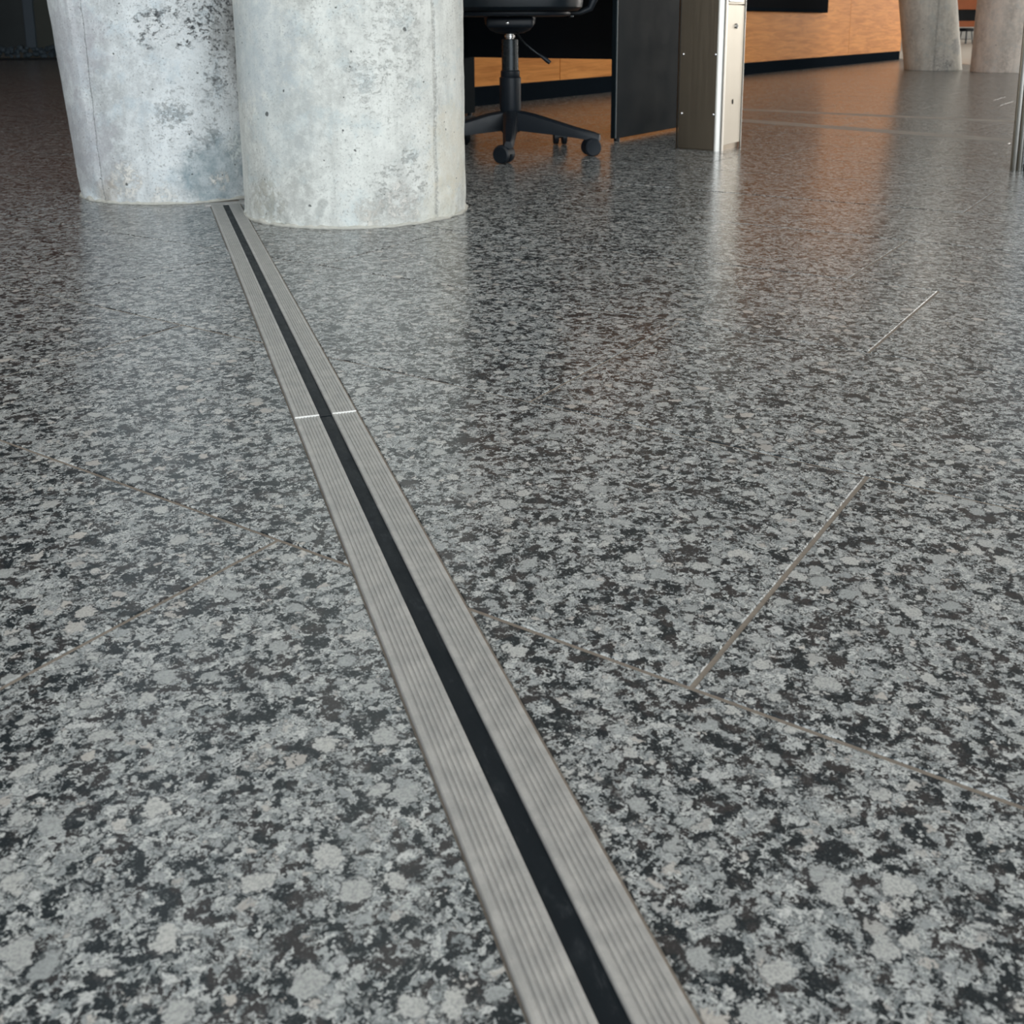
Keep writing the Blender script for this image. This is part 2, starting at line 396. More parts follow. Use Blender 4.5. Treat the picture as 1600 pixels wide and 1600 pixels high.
# ------------------------------------------------------------------ expansion joint covers
def plate_profile(x0, x1, top):
    """five fine grooves in a flat plate with rounded edges"""
    wd = x1-x0; pts = [(x0, -0.004), (x0, top-0.0008), (x0+0.0007, top)]
    for k in range(6):
        gx = x0+wd*(0.20+0.125*k); gw = 0.00085; dp = 0.0010
        pts += [(gx-gw, top), (gx-gw*0.5, top-dp), (gx+gw*0.5, top-dp), (gx+gw, top)]
    pts += [(x1-0.0007, top), (x1, top-0.0008), (x1, -0.004)]
    return pts
def joint_cover(y0, y1, dz, label, skew=0.0):
    root = empty('joint_cover', (SB.x*0.1615, SB.y*0.1615, 0), SDIR-pi/2, label, 'floor joint', 'floor expansion joint covers')
    for x0, x1 in ((-0.034, -0.0070), (0.0072, 0.034)):
        bm = extrude_profile(bmesh.new(), plate_profile(x0, x1, 0.0030+dz), y0, y1); link('cover_plate', bm, M_alu, root)
    bm = bmesh.new(); n = 60
    rows = []
    for i in range(n+1):
        y = y0+(y1-y0)*i/n; z = 0.0006+dz+0.0003*mnoise.noise(Vector((y*9, 3.3, 0)))
        rows.append([bm.verts.new(q) for q in ((-0.0072, y, z-0.0004), (-0.004, y, z), (0.004, y, z), (0.0074, y, z-0.0004), (0.0074, y, -0.006), (-0.0072, y, -0.006))])
    for p, q in zip(rows, rows[1:]):
        for k in range(6): bm.faces.new((p[k], p[(k+1) % 6], q[(k+1) % 6], q[k]))
    bm.faces.new(rows[0][::-1]); bm.faces.new(rows[-1])
    link('rubber_insert', bm, M_rubber, root, smooth=True)
    return root
SEAM = 1.1265
near = joint_cover(-1.2, SEAM-0.0006, 0.0, 'near length of grey ribbed metal floor joint cover, running to the bottom of the photo')
farj = joint_cover(SEAM+0.0012, STRIP_END-0.004, 0.0004, 'far length of grey ribbed metal floor joint cover, ending at the concrete pillars')
for x0, x1 in ((-0.0338, -0.0072), (0.0074, 0.0338)):
    link('seam_lit_edge', BX(x0, x1, SEAM-0.0010, SEAM+0.0016, -0.002, 0.0038, bev=0.0003, seg=1), M_lit_edge, farj, label='white line painted for the lit plate edge at the seam')
# closing trim across the end of the joint
tr = BX(-0.048, 0.34, -0.016, 0.016, -0.004, 0.0032, bev=0.0008, seg=1)
endp = SA*(STRIP_END+0.014)+SB*0.1615
o = link('joint_end_trim', tr, M_alu, loc=(endp.x, endp.y, 0), rot=(0, 0, R(22)))
tag(o, 'narrow grey metal trim bar closing the joint cover between the concrete pillars', 'floor trim')

# ------------------------------------------------------------------ concrete columns
def column(name, loc, r, lean, mat, label, cat='pillar', seam_ang=None, dense=True, rough_amp=0.0012, mortar=True, group=None):
    H = 3.62; seg = 192 if dense else 96
    zs = [0, 0.002, 0.006, 0.012, 0.02] + [0.02+0.0075*k for k in range(1, 74)] if dense else [0, 0.01, 0.03, 0.06, 0.1, 0.2, 0.4, 0.6]
    zz = zs[-1]; 
    while zz < H-0.3: zz += 0.25; zs.append(zz)
    zs.append(H)
    bm = bmesh.new(); rings = []
    for z in zs:
        ring = []
        for i in range(seg):
            t = 2*pi*i/seg
            q = Vector((cos(t)*r, sin(t)*r, z))
            dr = rough_amp*mnoise.fractal(q*9+Vector(loc), 0.6, 2.2, 4)
            low = max(0, 1-z/0.09)
            if dense:
                dr += 0.0035*low*mnoise.fractal(q*34+Vector(loc)*3, 0.7, 2.1, 5)
                chip = mnoise.noise(q*16+Vector((7, 2, 5)))
                if low > 0 and chip > 0.12: dr -= 0.006*low*(chip-0.12)/0.3
            if seam_ang is not None:             # step where two form boards met
                dd = (t-seam_ang+pi) % (2*pi)-pi
                if -0.35 < dd < 0: dr += 0.0035*min(1, (0.35+dd)/0.3)
            rr_ = r+dr
            ring.append(bm.verts.new((cos(t)*rr_+lean[0]*z, sin(t)*rr_+lean[1]*z, z)))
        rings.append(ring)
    for a, b in zip(rings, rings[1:]):
        for i in range(seg): bm.faces.new((a[i], a[(i+1) % seg], b[(i+1) % seg], b[i]))
    bm.faces.new(rings[0][::-1]); bm.faces.new(rings[-1])
    o = link(name, bm, mat, loc=loc, smooth='all'); tag(o, label, cat, group)
    if mortar:
        bm = bmesh.new(); n = 200; prev = []
        for i in range(n):
            t = 2*pi*i/n; q = Vector((cos(t), sin(t), 0))
            wd = 0.0055+0.0045*mnoise.fractal(q*7+Vector(loc), 0.7, 2.2, 4); wd = max(0.0015, wd)
            hh = max(0.002, 0.006+0.006*mnoise.fractal(q*11+Vector((3, 1, 0)), 0.7, 2.2, 3))
            prev.append([bm.verts.new(q*(r-0.012)+Vector((0, 0, hh))), bm.verts.new(q*(r+0.001)+Vector((0, 0, hh))), bm.verts.new(q*(r+wd)+Vector((0, 0, 0.0003))), bm.verts.new(q*(r-0.012)+Vector((0, 0, 0.0003)))])
        for i in range(n):
            a, b = prev[i], prev[(i+1) % n]
            for k in range(4): bm.faces.new((a[k], a[(k+1) % 4], b[(k+1) % 4], b[k]))
        link('mortar_collar', bm, M_collar, o, smooth='all')
    return o
M_collar = simple('column_mortar', (0.50, 0.50, 0.46), 0.8, var=0.25, scale=90, bump=0.5)

def on(loc, r, deg, z):
    """point on a column's face: deg right of the bearing that looks at the photographer"""
    base = math.atan2(-loc[1], -loc[0]); t = base+R(deg); return (cos(t)*r, sin(t)*r, z)
LF = (-0.3661, 2.5050, 0); RC = 0.2574
LL = (-0.8732, 2.8395, 0)
def angf(deg, loc): return (math.atan2(-loc[1], -loc[0])+R(deg)) % (2*pi)
white = (0.80, 0.79, 0.75); bluish = (0.19, 0.27, 0.31); brown = (0.42, 0.35, 0.27); dark = (0.06, 0.07, 0.08)
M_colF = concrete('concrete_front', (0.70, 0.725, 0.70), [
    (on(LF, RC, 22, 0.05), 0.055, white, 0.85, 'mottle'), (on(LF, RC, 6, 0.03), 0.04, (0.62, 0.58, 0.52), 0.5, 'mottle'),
    (on(LF, RC, 24, 0.10), 0.07, (0.35, 0.36, 0.35), 0.5, 'comb'), (on(LF, RC, 48, 0.03), 0.085, (0.68, 0.66, 0.55), 0.55, 'stain_or_light'),
    (on(LF, RC, -18, 0.035), 0.014, (0.33, 0.35, 0.34), 0.7, 'stain_or_light'), (on(LF, RC, -16, 0.055), 0.012, (0.33, 0.35, 0.34), 0.7, 'stain_or_light'),
    (on(LF, RC, -50, 0.05), 0.07, (0.45, 0.44, 0.38), 0.6, 'mottle'), (on(LF, RC, -55, 0.38), 0.16, (0.48, 0.55, 0.60), 0.6, 'stain_or_light'), (on(LF, RC, -35, 0.22), 0.12, (0.52, 0.58, 0.60), 0.45, 'stain_or_light'), (on(LF, RC, 60, 0.15), 0.13, (0.80, 0.74, 0.60), 0.5, 'stain_or_light'),  # cool left and warm right tints paint how light falls on the pillar
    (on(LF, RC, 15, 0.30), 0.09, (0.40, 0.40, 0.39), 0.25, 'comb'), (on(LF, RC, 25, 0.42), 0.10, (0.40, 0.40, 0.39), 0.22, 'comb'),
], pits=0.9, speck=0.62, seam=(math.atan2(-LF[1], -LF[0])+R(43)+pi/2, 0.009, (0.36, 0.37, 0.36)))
M_colL = concrete('concrete_left', (0.66, 0.70, 0.72), [
    (on(LL, RC, 18, 0.07), 0.11, bluish, 0.75, 'stain_or_light'), (on(LL, RC, 48, 0.12), 0.10, bluish, 0.7, 'stain_or_light'), (on(LL, RC, 50, 0.05), 0.07, (0.18, 0.23, 0.26), 0.7, 'mottle'),
    (on(LL, RC, -32, 0.055), 0.055, white, 0.9, 'mottle'), (on(LL, RC, -45, 0.02), 0.05, brown, 0.55, 'stain_or_light'), (on(LL, RC, -12, 0.012), 0.045, white, 0.7, 'mottle'),
    (on(LL, RC, 20, 0.055), 0.03, white, 0.9, 'mottle'), (on(LL, RC, 32, 0.13), 0.05, (0.72, 0.78, 0.78), 0.9, 'mottle'), (on(LL, RC, 50, 0.04), 0.04, (0.6, 0.72, 0.78), 0.9, 'mottle'),
    (on(LL, RC, -12, 0.42), 0.05, dark, 0.9, 'comb'), (on(LL, RC, 5, 0.43), 0.08, dark, 0.95, 'comb'), (on(LL, RC, 28, 0.46), 0.12, dark, 0.9, 'comb'), (on(LL, RC, 45, 0.40), 0.15, dark, 0.95, 'comb'),
    (on(LL, RC, 38, 0.31), 0.09, (0.12, 0.13, 0.14), 0.8, 'comb'), (on(LL, RC, 58, 0.25), 0.12, (0.22, 0.24, 0.25), 0.75, 'mottle'), (on(LL, RC, 52, 0.40), 0.16, (0.24, 0.25, 0.25), 0.75, 'stain_or_light'),  # dark right side paints shade from the front pillar, besides real honeycomb
    (on(LL, RC, 5, 0.20), 0.10, (0.2, 0.22, 0.22), 0.5, 'comb'), (on(LL, RC, -62, 0.38), 0.14, (0.44, 0.44, 0.48), 0.7, 'stain_or_light'), (on(LL, RC, -62, 0.15), 0.14, (0.44, 0.44, 0.48), 0.7, 'stain_or_light'),
], pits=0.9, speck=0.8, seam=(math.atan2(-LL[1], -LL[0])-R(48)+pi/2, 0.0028, (0.22, 0.23, 0.24)))
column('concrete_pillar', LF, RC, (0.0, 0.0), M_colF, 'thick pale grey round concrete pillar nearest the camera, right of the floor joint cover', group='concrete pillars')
column('concrete_pillar', LL, RC, (-0.0839, 0.0), M_colL, 'leaning stained concrete pillar with dark honeycombed holes, behind the left end of the joint cover', seam_ang=angf(-48, LL), group='concrete pillars')
M_colB = concrete('concrete_far_left', (0.62, 0.61, 0.56), [
    ((-0.02, -0.25, 0.06), 0.14, white, 0.7, 'mottle'), ((0.0, -0.25, 0.09), 0.12, dark, 0.7, 'comb'), ((0.14, -0.22, 0.22), 0.10, (0.28, 0.30, 0.32), 0.8, 'stain_or_light'), ((-0.2, -0.15, 0.4), 0.16, (0.42, 0.42, 0.40), 0.5, 'stain_or_light')],
    pits=0.6, speck=0.35, seam=(R(-20), 0.012, (0.24, 0.24, 0.23)))
M_colC = concrete('concrete_far_right', (0.72, 0.65, 0.59), [((-0.1, -0.24, 0.3), 0.15, (0.62, 0.58, 0.53), 0.5, 'stain_or_light')], pits=0.7, speck=0.3)
column('concrete_pillar', (3.998, 10.31, 0), RC, (-0.1536, 0.0), M_colB, 'distant grey concrete pillar leaning left, just past the end of the wood wall', dense=False, mortar=False, group='concrete pillars')
column('concrete_pillar', (4.399, 9.769, 0), RC, (0.02, 0.0), M_colC, 'distant pinkish grey concrete pillar half hidden behind the ribbed metal post at the right edge', dense=False, mortar=False, group='concrete pillars')

# ------------------------------------------------------------------ wood wall behind the desk
D55 = Vector((cos(R(55.5)), sin(R(55.5)))); N55 = Vector((-D55.y, D55.x))
def wall_run(name, p0, s0, s1, joints, H=3.3, thick=0.25):
    root = empty(name, (p0[0], p0[1], 0), R(55.5), kind='structure')
    link('wall_core', BX(s0, s1, 0.02, thick, 0, H), M_wall, root)
    js = [s0]+list(joints)+[s1]
    for a, b in zip(js, js[1:]):
        link('wood_panel', BX(a+0.003, b-0.003, 0.0, 0.022, 0.104, 2.12, bev=0.0015, seg=1), M_wood, root)
    link('plaster_band', BX(s0, s1, 0.004, 0.022, 2.13, H), M_wall, root)
    link('baseboard', BX(s0, s1, 0.008, 0.022, 0, 0.101, bev=0.001, seg=1), M_base, root)
    return root
wall_run('wall_wood', (0.671, 7.085), -3.4, 0.96, (-0.665-1.25, -0.665, 0.6))
wall_run('wall_wood', (2.607, 10.27), -2.33, 3.88, (-1.9, -0.05+1.87))
# wall-hung dark screen
scr = empty('wall_screen', (2.607, 10.27, 0), R(55.5), 'black wall screen hung low on the wood wall behind the metal post', 'screen')
link('frame', BX(-1.35, 0.93, -0.05, -0.001, 0.54, 0.93, bev=0.006, seg=2), M_base, scr)
link('screen_glass', BX(-1.32, 0.90, -0.0530, -0.0495, 0.57, 0.90), simple('screen_glass', (0.012, 0.013, 0.015), 0.6, spec=0.0), scr)

# ------------------------------------------------------------------ desk
desk = empty('desk', (0.386, 3.976, 0), TH, 'black laminate office desk behind the swivel chair, its side panel next to the steel post', 'desk')
# local x = depth (away from the camera), local y = towards the left pillar
TP = 0.022
link('side_panel', BX(0, 0.75, 0, TP, 0.012, 0.715, bev=0.0015, seg=2), M_deskside, desk)
link('side_panel', BX(0, 0.75, 1.2-TP, 1.2, 0.012, 0.715, bev=0.0015, seg=2), M_deskside, desk)
link('modesty_panel', BX(0.70, 0.718, TP, 1.2-TP, 0.278, 0.715, bev=0.001, seg=1), M_black, desk)
link('desktop', BX(-0.02, 0.77, -0.02, 1.22, 0.715, 0.742, bev=0.003, seg=2), M_black, desk)
link('edge_band', BX(-0.0010, 0.0030, -0.0008, 0.0042, 0.013, 0.713, bev=0.0008, seg=1), M_edge, desk)
for yy in (TP/2, 1.2-TP/2):
    for xx in (0.03, 0.72):
        link('foot', tube(bmesh.new(), (xx, yy, 0), (xx, yy, 0.0125), 0.011), M_black, desk, smooth=True)

# ------------------------------------------------------------------ steel posts
def rrect(x0, x1, y0, y1, r, n=8):
    pts = []
    for cx, cy, a0 in ((x1-r, y0+r, -90), (x1-r, y1-r, 0), (x0+r, y1-r, 90), (x0+r, y0+r, 180)):
        for k in range(n+1):
            a = R(a0+90*k/n); pts.append((cx+r*cos(a), cy+r*sin(a)))
    return pts
def vprism(bm, pts, z0, z1):
    a = [bm.verts.new((x, y, z0)) for x, y in pts]; b = [bm.verts.new((x, y, z1)) for x, y in pts]; n = len(pts)
    for i in range(n): bm.faces.new((a[i], a[(i+1) % n], b[(i+1) % n], b[i]))
    bm.faces.new(a[::-1]); bm.faces.new(b); return bm
PW, PD = 0.170, 0.190        # across the face seen on the left (local y), depth (local x)
def corner_profile(cx, cy, a0, r=0.024, t=0.004, n=8):
    pts = [(cx+r*cos(R(a0+90*k/n)), cy+r*sin(R(a0+90*k/n))) for k in range(n+1)]
    pts += [(cx+(r-t)*cos(R(a0+90*k/n)), cy+(r-t)*sin(R(a0+90*k/n))) for k in range(n, -1, -1)]
    return pts
def steel_post(loc, label, name, pd=PD, pw=PW, detail=True, ribs=False):
    # local x along A2 (depth), local y along B2; the near corner sits at the origin
    root = empty(name, loc, TH, label, 'post', 'steel posts'); H = 1.02; r = 0.024
    link('core', vprism(bmesh.new(), rrect(0.010, pd-0.010, 0.010, pw-0.010, 0.012), 0.0, H-0.004), M_steel_shaded, root, smooth=True)
    q = 0.009
    link('corner_trim', vprism(bmesh.new(), corner_profile(r, r, 180), 0.0, H), M_steel, root, smooth=True)
    for cx, cy, a0 in ((pd-q, q, 270), (pd-q, pw-q, 0), (q, pw-q, 90)):
        link('edge_trim', vprism(bmesh.new(), corner_profile(cx, cy, a0, r=q, t=0.002), 0.0, H), M_steel if a0 == 270 else M_steel_shaded, root, smooth=True)
    zb = 0.004
    link('face_plate', BX(0.0015, 0.0095, r+0.0015, pw-0.0105, zb, H-0.002, bev=0.0008, seg=1), M_steel_shaded, root, label='steel face plate, coloured dark brown for its dark reflection')
    # the bright face towards the windows: recessed plate between two frame lips
    link('side_plate', BX(r+0.003, pd-0.0105, 0.0035, 0.0100, 0.018, 0.488, bev=0.0008, seg=1), M_plate, root)
    link('upper_plate', BX(r+0.003, pd-0.0105, 0.0035, 0.0100, 0.491, H-0.002, bev=0.0008, seg=1), M_plate, root)
    link('rear_plate', BX(pd-0.0095, pd-0.0015, r, pw-r, zb, H-0.002, bev=0.0008, seg=1), M_steel_shaded, root)
    link('far_plate', BX(r, pd-r, pw-0.0095, pw-0.0015, zb, H-0.002, bev=0.0008, seg=1), M_steel_shaded, root)
    link('cap', vprism(bmesh.new(), rrect(0.0, pd, 0.0, pw, r), H, H+0.008), M_steel, root, smooth=True)
    if detail:
        for z in (0.124, 0.325, 0.54, 0.76, 0.96):
            for y in (r+0.006, pw-0.022):
                link('screw', lathe(bmesh.new(), [(0.0056, 0.0), (0.0056, -0.0010), (0.0046, -0.0030), (0.0026, -0.0044), (0.0008, -0.0048)], 16, axis='X', at=(0.0016, y, z)), M_chrome, root, smooth=True)
        k = link('lock', lathe(bmesh.new(), [(0.0085, 0), (0.0085, 0.004), (0.0068, 0.0055)], 24, at=(0, 0, 0)), M_chrome, root, smooth=True, loc=(pd*0.56, 0.0035, 0.418), rot=(R(90), 0, 0))
        link('keyhole', BX(-0.0010, 0.0010, -0.0045, 0.0045, 0.0050, 0.0060), M_hole, k)
        link('slot', lathe(bmesh.new(), [(0.0085, 0), (0.0085, 0.0012)], 20), M_hole, root, loc=(pd*0.53, 0.0032, 0.163), rot=(R(90), 0, 0)).scale = (0.55, 1, 1)
        b = link('reader_plate', BX(r+0.012, pd-r-0.010, -0.001, 0.004, 0.497, 0.60, bev=0.002, seg=2), M_steel, root)
        link('reader_window', BX(r+0.030, pd-r-0.030, -0.0016, -0.0008, 0.505, 0.57), M_black, b)
    return root
p1 = steel_post((0.712, 3.652, 0), 'free-standing brushed steel post with bright corner and screws, beside the black desk panel', 'steel_post')
p1 and None
# right-hand post: ribbed edge profile seen first, then a plain face
rp = empty('ribbed_post', (1.4585, 3.125, 0), TH, 'grey steel post with ribbed vertical edge, cut off by the right photo edge', 'post', 'steel posts')
H = 1.02
link('core', vprism(bmesh.new(), rrect(0.012, 0.17, -0.20, -0.012, 0.01), 0.022, H), M_steel_shaded, rp, smooth=True)
M_face = brushed('grey_steel_face', (0.36, 0.36, 0.36), 0.4)
link('face_plate', BX(0.004, 0.012, -0.19, -0.036, 0.022, H, bev=0.0008, seg=1), M_face, rp)
for k, (w0, w1, prot, mt) in enumerate(((0.0, 0.006, 0.010, M_steel_shaded), (0.007, 0.017, 0.002, M_steel), (0.018, 0.022, 0.008, M_steel_shaded), (0.023, 0.031, 0.001, M_steel), (0.032, 0.036, 0.004, M_chrome))):
    link('edge_rib', BX(prot, 0.020, -w1, -w0, 0.0, H, bev=0.001, seg=2), mt, rp, smooth=True)
link('corner_trim', BX(0.0, 0.03, -0.205, -0.19, 0.0, H, bev=0.003, seg=2), M_steel, rp, smooth=True)
link('rear_trim', BX(0.16, 0.18, -0.20, -0.0, 0.0, H, bev=0.003, seg=2), M_steel, rp, smooth=True)
link('plinth', BX(0.02, 0.15, -0.19, -0.02, 0.0, 0.022), M_hole, rp)

# ------------------------------------------------------------------ office chair
chair = empty('office_chair', (-0.003, 3.655, 0), 0, 'black swivel office chair on a five-star castor base in front of the desk', 'chair')
# hub and lift
link('hub', lathe(bmesh.new(), [(0.030, 0.070), (0.036, 0.078), (0.036, 0.128), (0.032, 0.146), (0.024, 0.150)], 40), M_plastic, chair, smooth=True)
link('lower_tube', lathe(bmesh.new(), [(0.033, 0.140), (0.036, 0.150), (0.036, 0.252), (0.032, 0.256), (0.030, 0.256)], 40), M_plastic, chair, smooth=True)
link('middle_tube', lathe(bmesh.new(), [(0.028, 0.250), (0.032, 0.256), (0.032, 0.274), (0.029, 0.277)], 40), M_plastic, chair, smooth=True)
link('upper_tube', lathe(bmesh.new(), [(0.028, 0.27), (0.028, 0.378), (0.024, 0.380)], 40), M_tube, chair, smooth=True)
link('gas_piston', lathe(bmesh.new(), [(0.014, 0.375), (0.014, 0.384), (0.018, 0.385), (0.018, 0.392), (0.014, 0.393), (0.014, 0.41)], 32), M_chrome, chair, smooth=True, label='chrome gas piston ring')
# five legs with castors
def leg_bm():
    bm = bmesh.new(); rings = []
    for x, zt, zb, hw in ((0.026, 0.143, 0.078, 0.026), (0.08, 0.134, 0.073, 0.024), (0.16, 0.112, 0.066, 0.021), (0.235, 0.091, 0.058, 0.019), (0.292, 0.078, 0.050, 0.017), (0.313, 0.070, 0.050, 0.012)):
        rings.append([bm.verts.new(p) for p in ((x, -hw*0.55, zt), (x, hw*0.55, zt), (x, hw*0.9, zt-0.006), (x, hw, zt-0.016), (x, hw, zb), (x, hw-0.006, zb), (x, -hw+0.006, zb), (x, -hw, zb), (x, -hw, zt-0.016), (x, -hw*0.9, zt-0.006))])
    for a, b in zip(rings, rings[1:]):
        for k in range(10): bm.faces.new((a[k], a[(k+1) % 10], b[(k+1) % 10], b[k]))
    bm.faces.new(rings[0][::-1]); bm.faces.new(rings[-1]); return bm
def hood_bm():
    bm = bmesh.new(); prof = []
    for k in range(15):
        a = R(-20+200*k/14); prof.append((0.0275*cos(a)*1.02, 0.030+0.0275*sin(a)*1.05))
    rows = []
    for x in (-0.0225, -0.019, -0.006, 0.006, 0.019, 0.0225):
        s = 0.90 if abs(x) > 0.02 else 1.0
        rows.append([bm.verts.new((x, p[0]*s, 0.030+(p[1]-0.030)*s)) for p in prof]+[bm.verts.new((x, p[0]*s*0.86, 0.030+(p[1]-0.030)*s*0.86)) for p in prof[::-1]])
    n = len(rows[0])
    for a, b in zip(rows, rows[1:]):
        for k in range(n): bm.faces.new((a[k], a[(k+1) % n], b[(k+1) % n], b[k]))
    bm.faces.new(rows[0][::-1]); bm.faces.new(rows[-1]); return bm
def wheel_bm(x0, x1):
    e = 0.003
    return lathe(bmesh.new(), [(0.010, x0+0.001), (0.0245, x0), (0.0280, x0+e), (0.0280, x1-e), (0.0245, x1), (0.010, x1-0.001)], 32, axis='X', at=(0, 0, 0.0282))
for k in range(5):
    ang = R(-91.3+72*k)
    leg = link('leg', leg_bm(), M_plastic, chair, rot=(0, 0, ang), smooth=True)
    # castor axle swivel per leg
    sw = R((60, 108, 4, 35, -30)[k])
    cx, cy = 0.299*cos(ang), 0.299*sin(ang)
    off = Vector((cos(sw+pi/2), sin(sw+pi/2)))*0.016
    cst = empty('castor', (cx+off.x, cy+off.y, 0), sw); cst.parent = chair
    link('stem', tube(bmesh.new(), (-0, -0.016, 0.045), (0, -0.016, 0.062), 0.010), M_plastic, cst, smooth=True)
    link('hood', hood_bm(), M_plastic, cst, smooth=True)
    link('wheel', wheel_bm(-0.0245, -0.006), M_plastic, cst, smooth=True)
    link('wheel', wheel_bm(0.006, 0.0245), M_plastic, cst, smooth=True)
# mechanism under the seat
mp = link('mechanism', BX(-0.078, 0.078, -0.10, 0.11, 0.415, 0.452, bev=0.012, seg=3), M_plastic, chair, smooth=True)
link('mounting_dish', lathe(bmesh.new(), [(0.020, 0.396), (0.045, 0.399), (0.066, 0.408), (0.084, 0.430), (0.086, 0.45)], 40), M_plastic, mp, smooth=True)
link('bolt', lathe(bmesh.new(), [(0.006, 0), (0.006, 0.004), (0.003, 0.006)], 16), M_chrome, mp, smooth=True, loc=(-0.008, -0.100, 0.432), rot=(R(90), 0, 0))
lever = link('height_lever', sweep(bmesh.new(), [(0.02, -0.03, 0.41), (0.026, -0.06, 0.397), (0.036, -0.075, 0.381), (0.052, -0.082, 0.363), (0.075, -0.084, 0.344), (0.100, -0.085, 0.326)], 0.0030), M_tube, chair, smooth=True)
link('lever_grip', sweep(bmesh.new(), [(0.094, -0.085, 0.331), (0.102, -0.0855, 0.325), (0.125, -0.086, 0.308), (0.131, -0.086, 0.303)], [0.0036, 0.0055, 0.0075, 0.006]), M_plastic, lever, smooth=True)
# seat cushion (superellipse, domed)
def pad(w_, d_, z0, z1, n=56, e=3.2, crown=0.01):
    bm = bmesh.new(); rings = []
    H_ = z1-z0
    for s, zf in ((0.80, 0.0), (0.93, 0.02), (0.985, 0.14), (1.0, 0.40), (0.995, 0.65), (0.965, 0.86), (0.90, 0.97), (0.6, 1.06), (0.25, 1.10)):
        ring = []
        for i in range(n):
            t = 2*pi*i/n; c_, s_ = cos(t), sin(t)
            x = math.copysign(abs(c_)**(2/e), c_)*w_/2*s; y = math.copysign(abs(s_)**(2/e), s_)*d_/2*s
            ring.append(bm.verts.new((x, y, z0+H_*zf)))
        rings.append(ring)
    for a, b in zip(rings, rings[1:]):
        for i in range(n): bm.faces.new((a[i], a[(i+1) % n], b[(i+1) % n], b[i]))
    bm.faces.new(rings[0][::-1]); bm.faces.new(rings[-1]); return bm
seat = link('seat', pad(0.48, 0.48, 0.468, 0.556), M_seat, chair, loc=(0, 0.0, 0), smooth=True)
link('seat_pan', pad(0.40, 0.38, 0.452, 0.472), M_plastic, chair, smooth=True)
for x, y in ((-0.155, -0.16), (0.155, -0.16), (-0.155, 0.16), (0.155, 0.16), (0.225, -0.12), (-0.15, -0.10)):
    pass
for sx in (-1, 1):
    arm = link('armrest', sweep(bmesh.new(), [(0.16*sx, 0.03, 0.464), (0.235*sx, 0.03, 0.464), (0.268*sx, 0.03, 0.478), (0.282*sx, 0.03, 0.51), (0.285*sx, 0.03, 0.60), (0.280*sx, 0.03, 0.69)], [0.007, 0.008, 0.011, 0.014, 0.015, 0.014]), M_plastic, chair, smooth=True)
    link('arm_pad', BX(0.255*sx-0.0 if sx > 0 else -0.305, 0.305 if sx > 0 else -0.255, -0.10, 0.15, 0.685, 0.712, bev=0.010, seg=3), M_seat, arm, smooth=True)
    link('arm_bolt', lathe(bmesh.new(), [(0.008, -0.0), (0.008, -0.004), (0.004, -0.006)], 16), M_tube, arm, smooth=True, loc=(0.205*sx, 0.03, 0.455))
# back
link('back_bracket', sweep(bmesh.new(), [(0, 0.06, 0.44), (0, 0.20, 0.447), (0, 0.265, 0.47), (0, 0.285, 0.54), (0, 0.275, 0.68)], [0.016, 0.02, 0.022, 0.022, 0.018]), M_plastic, chair, smooth=True)
bk = pad(0.44, 0.50, 0.0, 0.07)
link('backrest', bk, M_seat, chair, loc=(0, 0.285, 0.86), rot=(R(82), 0, 0), smooth=True)

# ------------------------------------------------------------------ room shell
XL, XR, YN, YF, ZC = -15.8, 21.8, -6.8, 32.8, 3.6
def shell_wall(name, x0, x1, y0, y1, mat=None): return link(name, BX(x0, x1, y0, y1, 0, ZC), mat or M_wall, kind='structure')
link('ceiling', BX(XL-0.2, XR+0.2, YN-0.2, YF+0.2, ZC, ZC+0.2), M_ceil, kind='structure')
shell_wall('wall_left', XL-0.2, XL, YN, YF); shell_wall('wall_far', XL, XR, YF, YF+0.2, M_wall)
shell_wall('wall_right', XR, XR+0.2, YN, YF); shell_wall('wall_near', XL, XR, YN-0.2, YN)
for k, (lx, ly) in enumerate(ADDED_LAMPS):
    o = link('added_lamp', BX(-0.62, 0.62, -0.16, 0.16, 0, 0.12, bev=0.01, seg=2), simple('lamp_body', (0.7, 0.7, 0.7), 0.5) if k == 0 else bpy.data.materials['lamp_body'], loc=(lx, ly, 3.475))
    tag(o, ('added, unseen long white lamp box on the ceiling right above the camera', 'added, unseen long white lamp box on the ceiling, far to the left of the camera', 'added, unseen long white lamp box on the ceiling, far to the right of the camera', 'added, unseen long white lamp box on the ceiling beyond the far end of the wood wall')[k], 'lamp', 'added ceiling lamps')

# dark lobby partition far on the left
part = empty('wall_partition', (-7.0, 15.1, 0), R(8), kind='structure')
link('dark_panel', BX(-6, 0.31, 0, 0.05, 0.16, 1.25), M_dark, part)
link('olive_panel', BX(0.44, 3.4, 0, 0.05, 0.16, 1.25), M_olive, part)
link('mullion', BX(0.31, 0.44, -0.06, 0.06, 0.16, 1.25, bev=0.01), M_bluebar, part)
link('upper_panel', BX(-6, 3.4, 0.0, 0.05, 1.25, 3.6), M_redwood, part)
link('sill', BX(-6, 3.4, -0.10, 0.08, 0.0, 0.03), M_black, part)
random.seed(3)
bm = bmesh.new()
for i in range(900):
    x = random.uniform(-5.9, 3.3); z = 0.03+abs(random.uniform(0, 0.12)); y = random.uniform(-0.10, 0.0); s = random.uniform(0.018, 0.045)
    q = bmesh.ops.create_icosphere(bm, subdivisions=1, radius=s, matrix=Matrix.Translation((x, y, z+s*0.6)))
link('gravel_edging', bm, simple('river_stone', (0.09, 0.13, 0.165), 0.6, var=0.6, scale=6), part, kind='stuff')

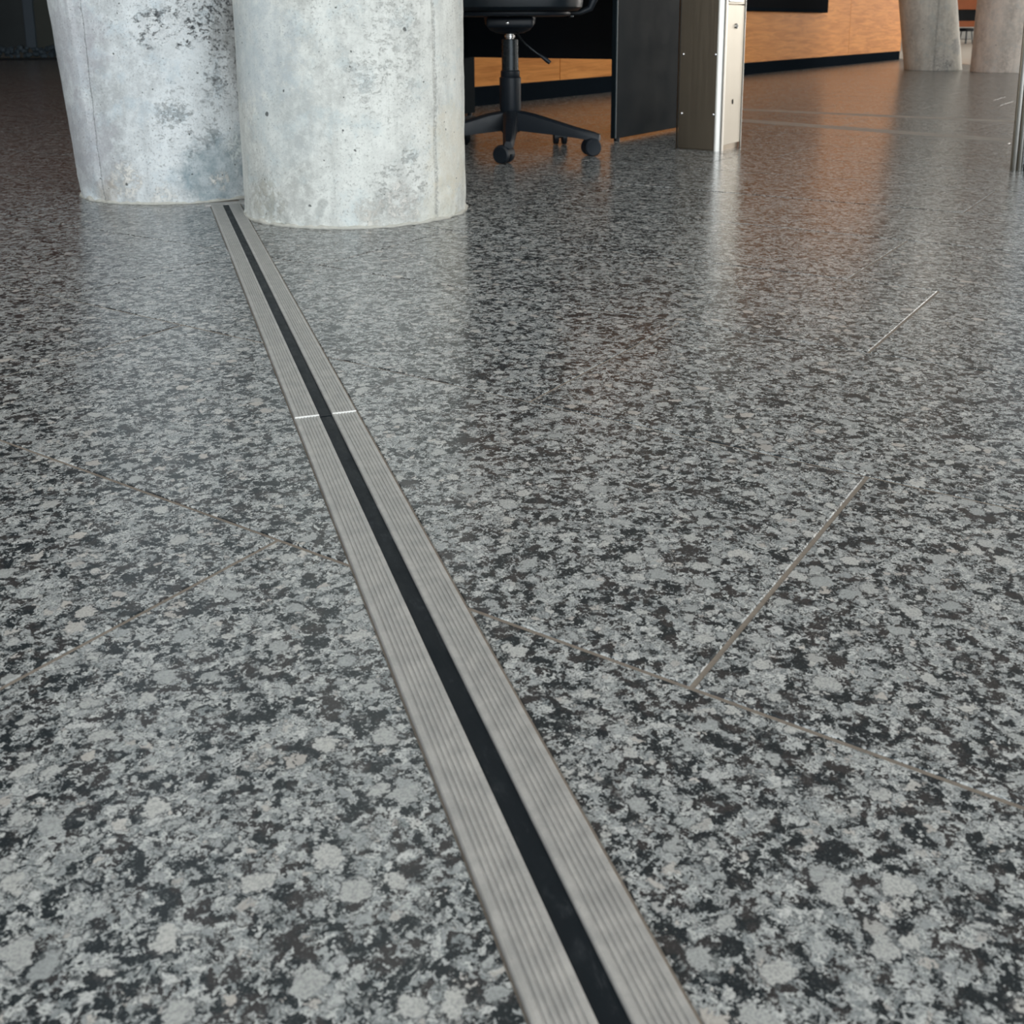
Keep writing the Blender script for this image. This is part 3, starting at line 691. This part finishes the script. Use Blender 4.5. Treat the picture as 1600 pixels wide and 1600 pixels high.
# distant counter, seen through the gap of the far pillars
ct = empty('far_counter', (10.9, 26.0, 0), 0, 'red-brown counter with a black band, glimpsed between the two distant pillars', 'counter')
link('counter_top', BX(-3, 3, -0.05, 0.6, 0.76, 1.05, bev=0.01), M_redwood, ct)
link('black_band', BX(-2.95, 2.95, 0.0, 0.5, 0.50, 0.76), M_black, ct)
link('lower_rail', BX(-3, 3, -0.03, 0.5, 0.36, 0.50, bev=0.005), M_redwood, ct)
for x in (-2.9, -1.0, 1.2, 2.9): link('leg', BX(x-0.04, x+0.04, 0.1, 0.18, 0, 0.36), M_black, ct)
# a low stool in front of it
st = empty('stool', (9.98, 24.0, 0), R(20), 'small dark stool between the distant pillars, in front of the red-brown counter', 'stool')
link('seat', pad(0.30, 0.30, 0.27, 0.34), M_seat, st, smooth=True)
for k in range(4):
    q = R(45+90*k); link('leg', sweep(bmesh.new(), [(0.10*cos(q), 0.10*sin(q), 0.28), (0.14*cos(q), 0.14*sin(q), 0.0)], 0.012), M_tube, st, smooth=True)
link('foot_ring', sweep(bmesh.new(), [(0.128*cos(R(15*k)), 0.128*sin(R(15*k)), 0.10) for k in range(25)], 0.006), M_tube, st, smooth=True)
# paler stone floor of the hall beyond the wood wall
link('floor_hall', BX(4.9, 21.6, 11.6, 32.6, -0.002, 0.003, bev=0.001, seg=1), simple('pale_stone', (0.62, 0.57, 0.51), 0.35, var=0.1, scale=3), kind='structure')
# two added bands: pale colour stands in for lighter reflection on the slabs
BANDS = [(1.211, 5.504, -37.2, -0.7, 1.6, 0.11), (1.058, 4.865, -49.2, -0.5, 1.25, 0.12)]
M_sheen_band = simple('pale_sheen_band', (0.34, 0.33, 0.31), 0.42, var=0.55, scale=95)
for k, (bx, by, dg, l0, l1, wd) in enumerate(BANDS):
    link('trim_%d' % (k+1), BX(l0, l1, -wd/2, wd/2, -0.003, 0.0006, bev=0.0004, seg=1), M_sheen_band, loc=(bx, by, 0), rot=(0, 0, R(dg)), kind='structure')
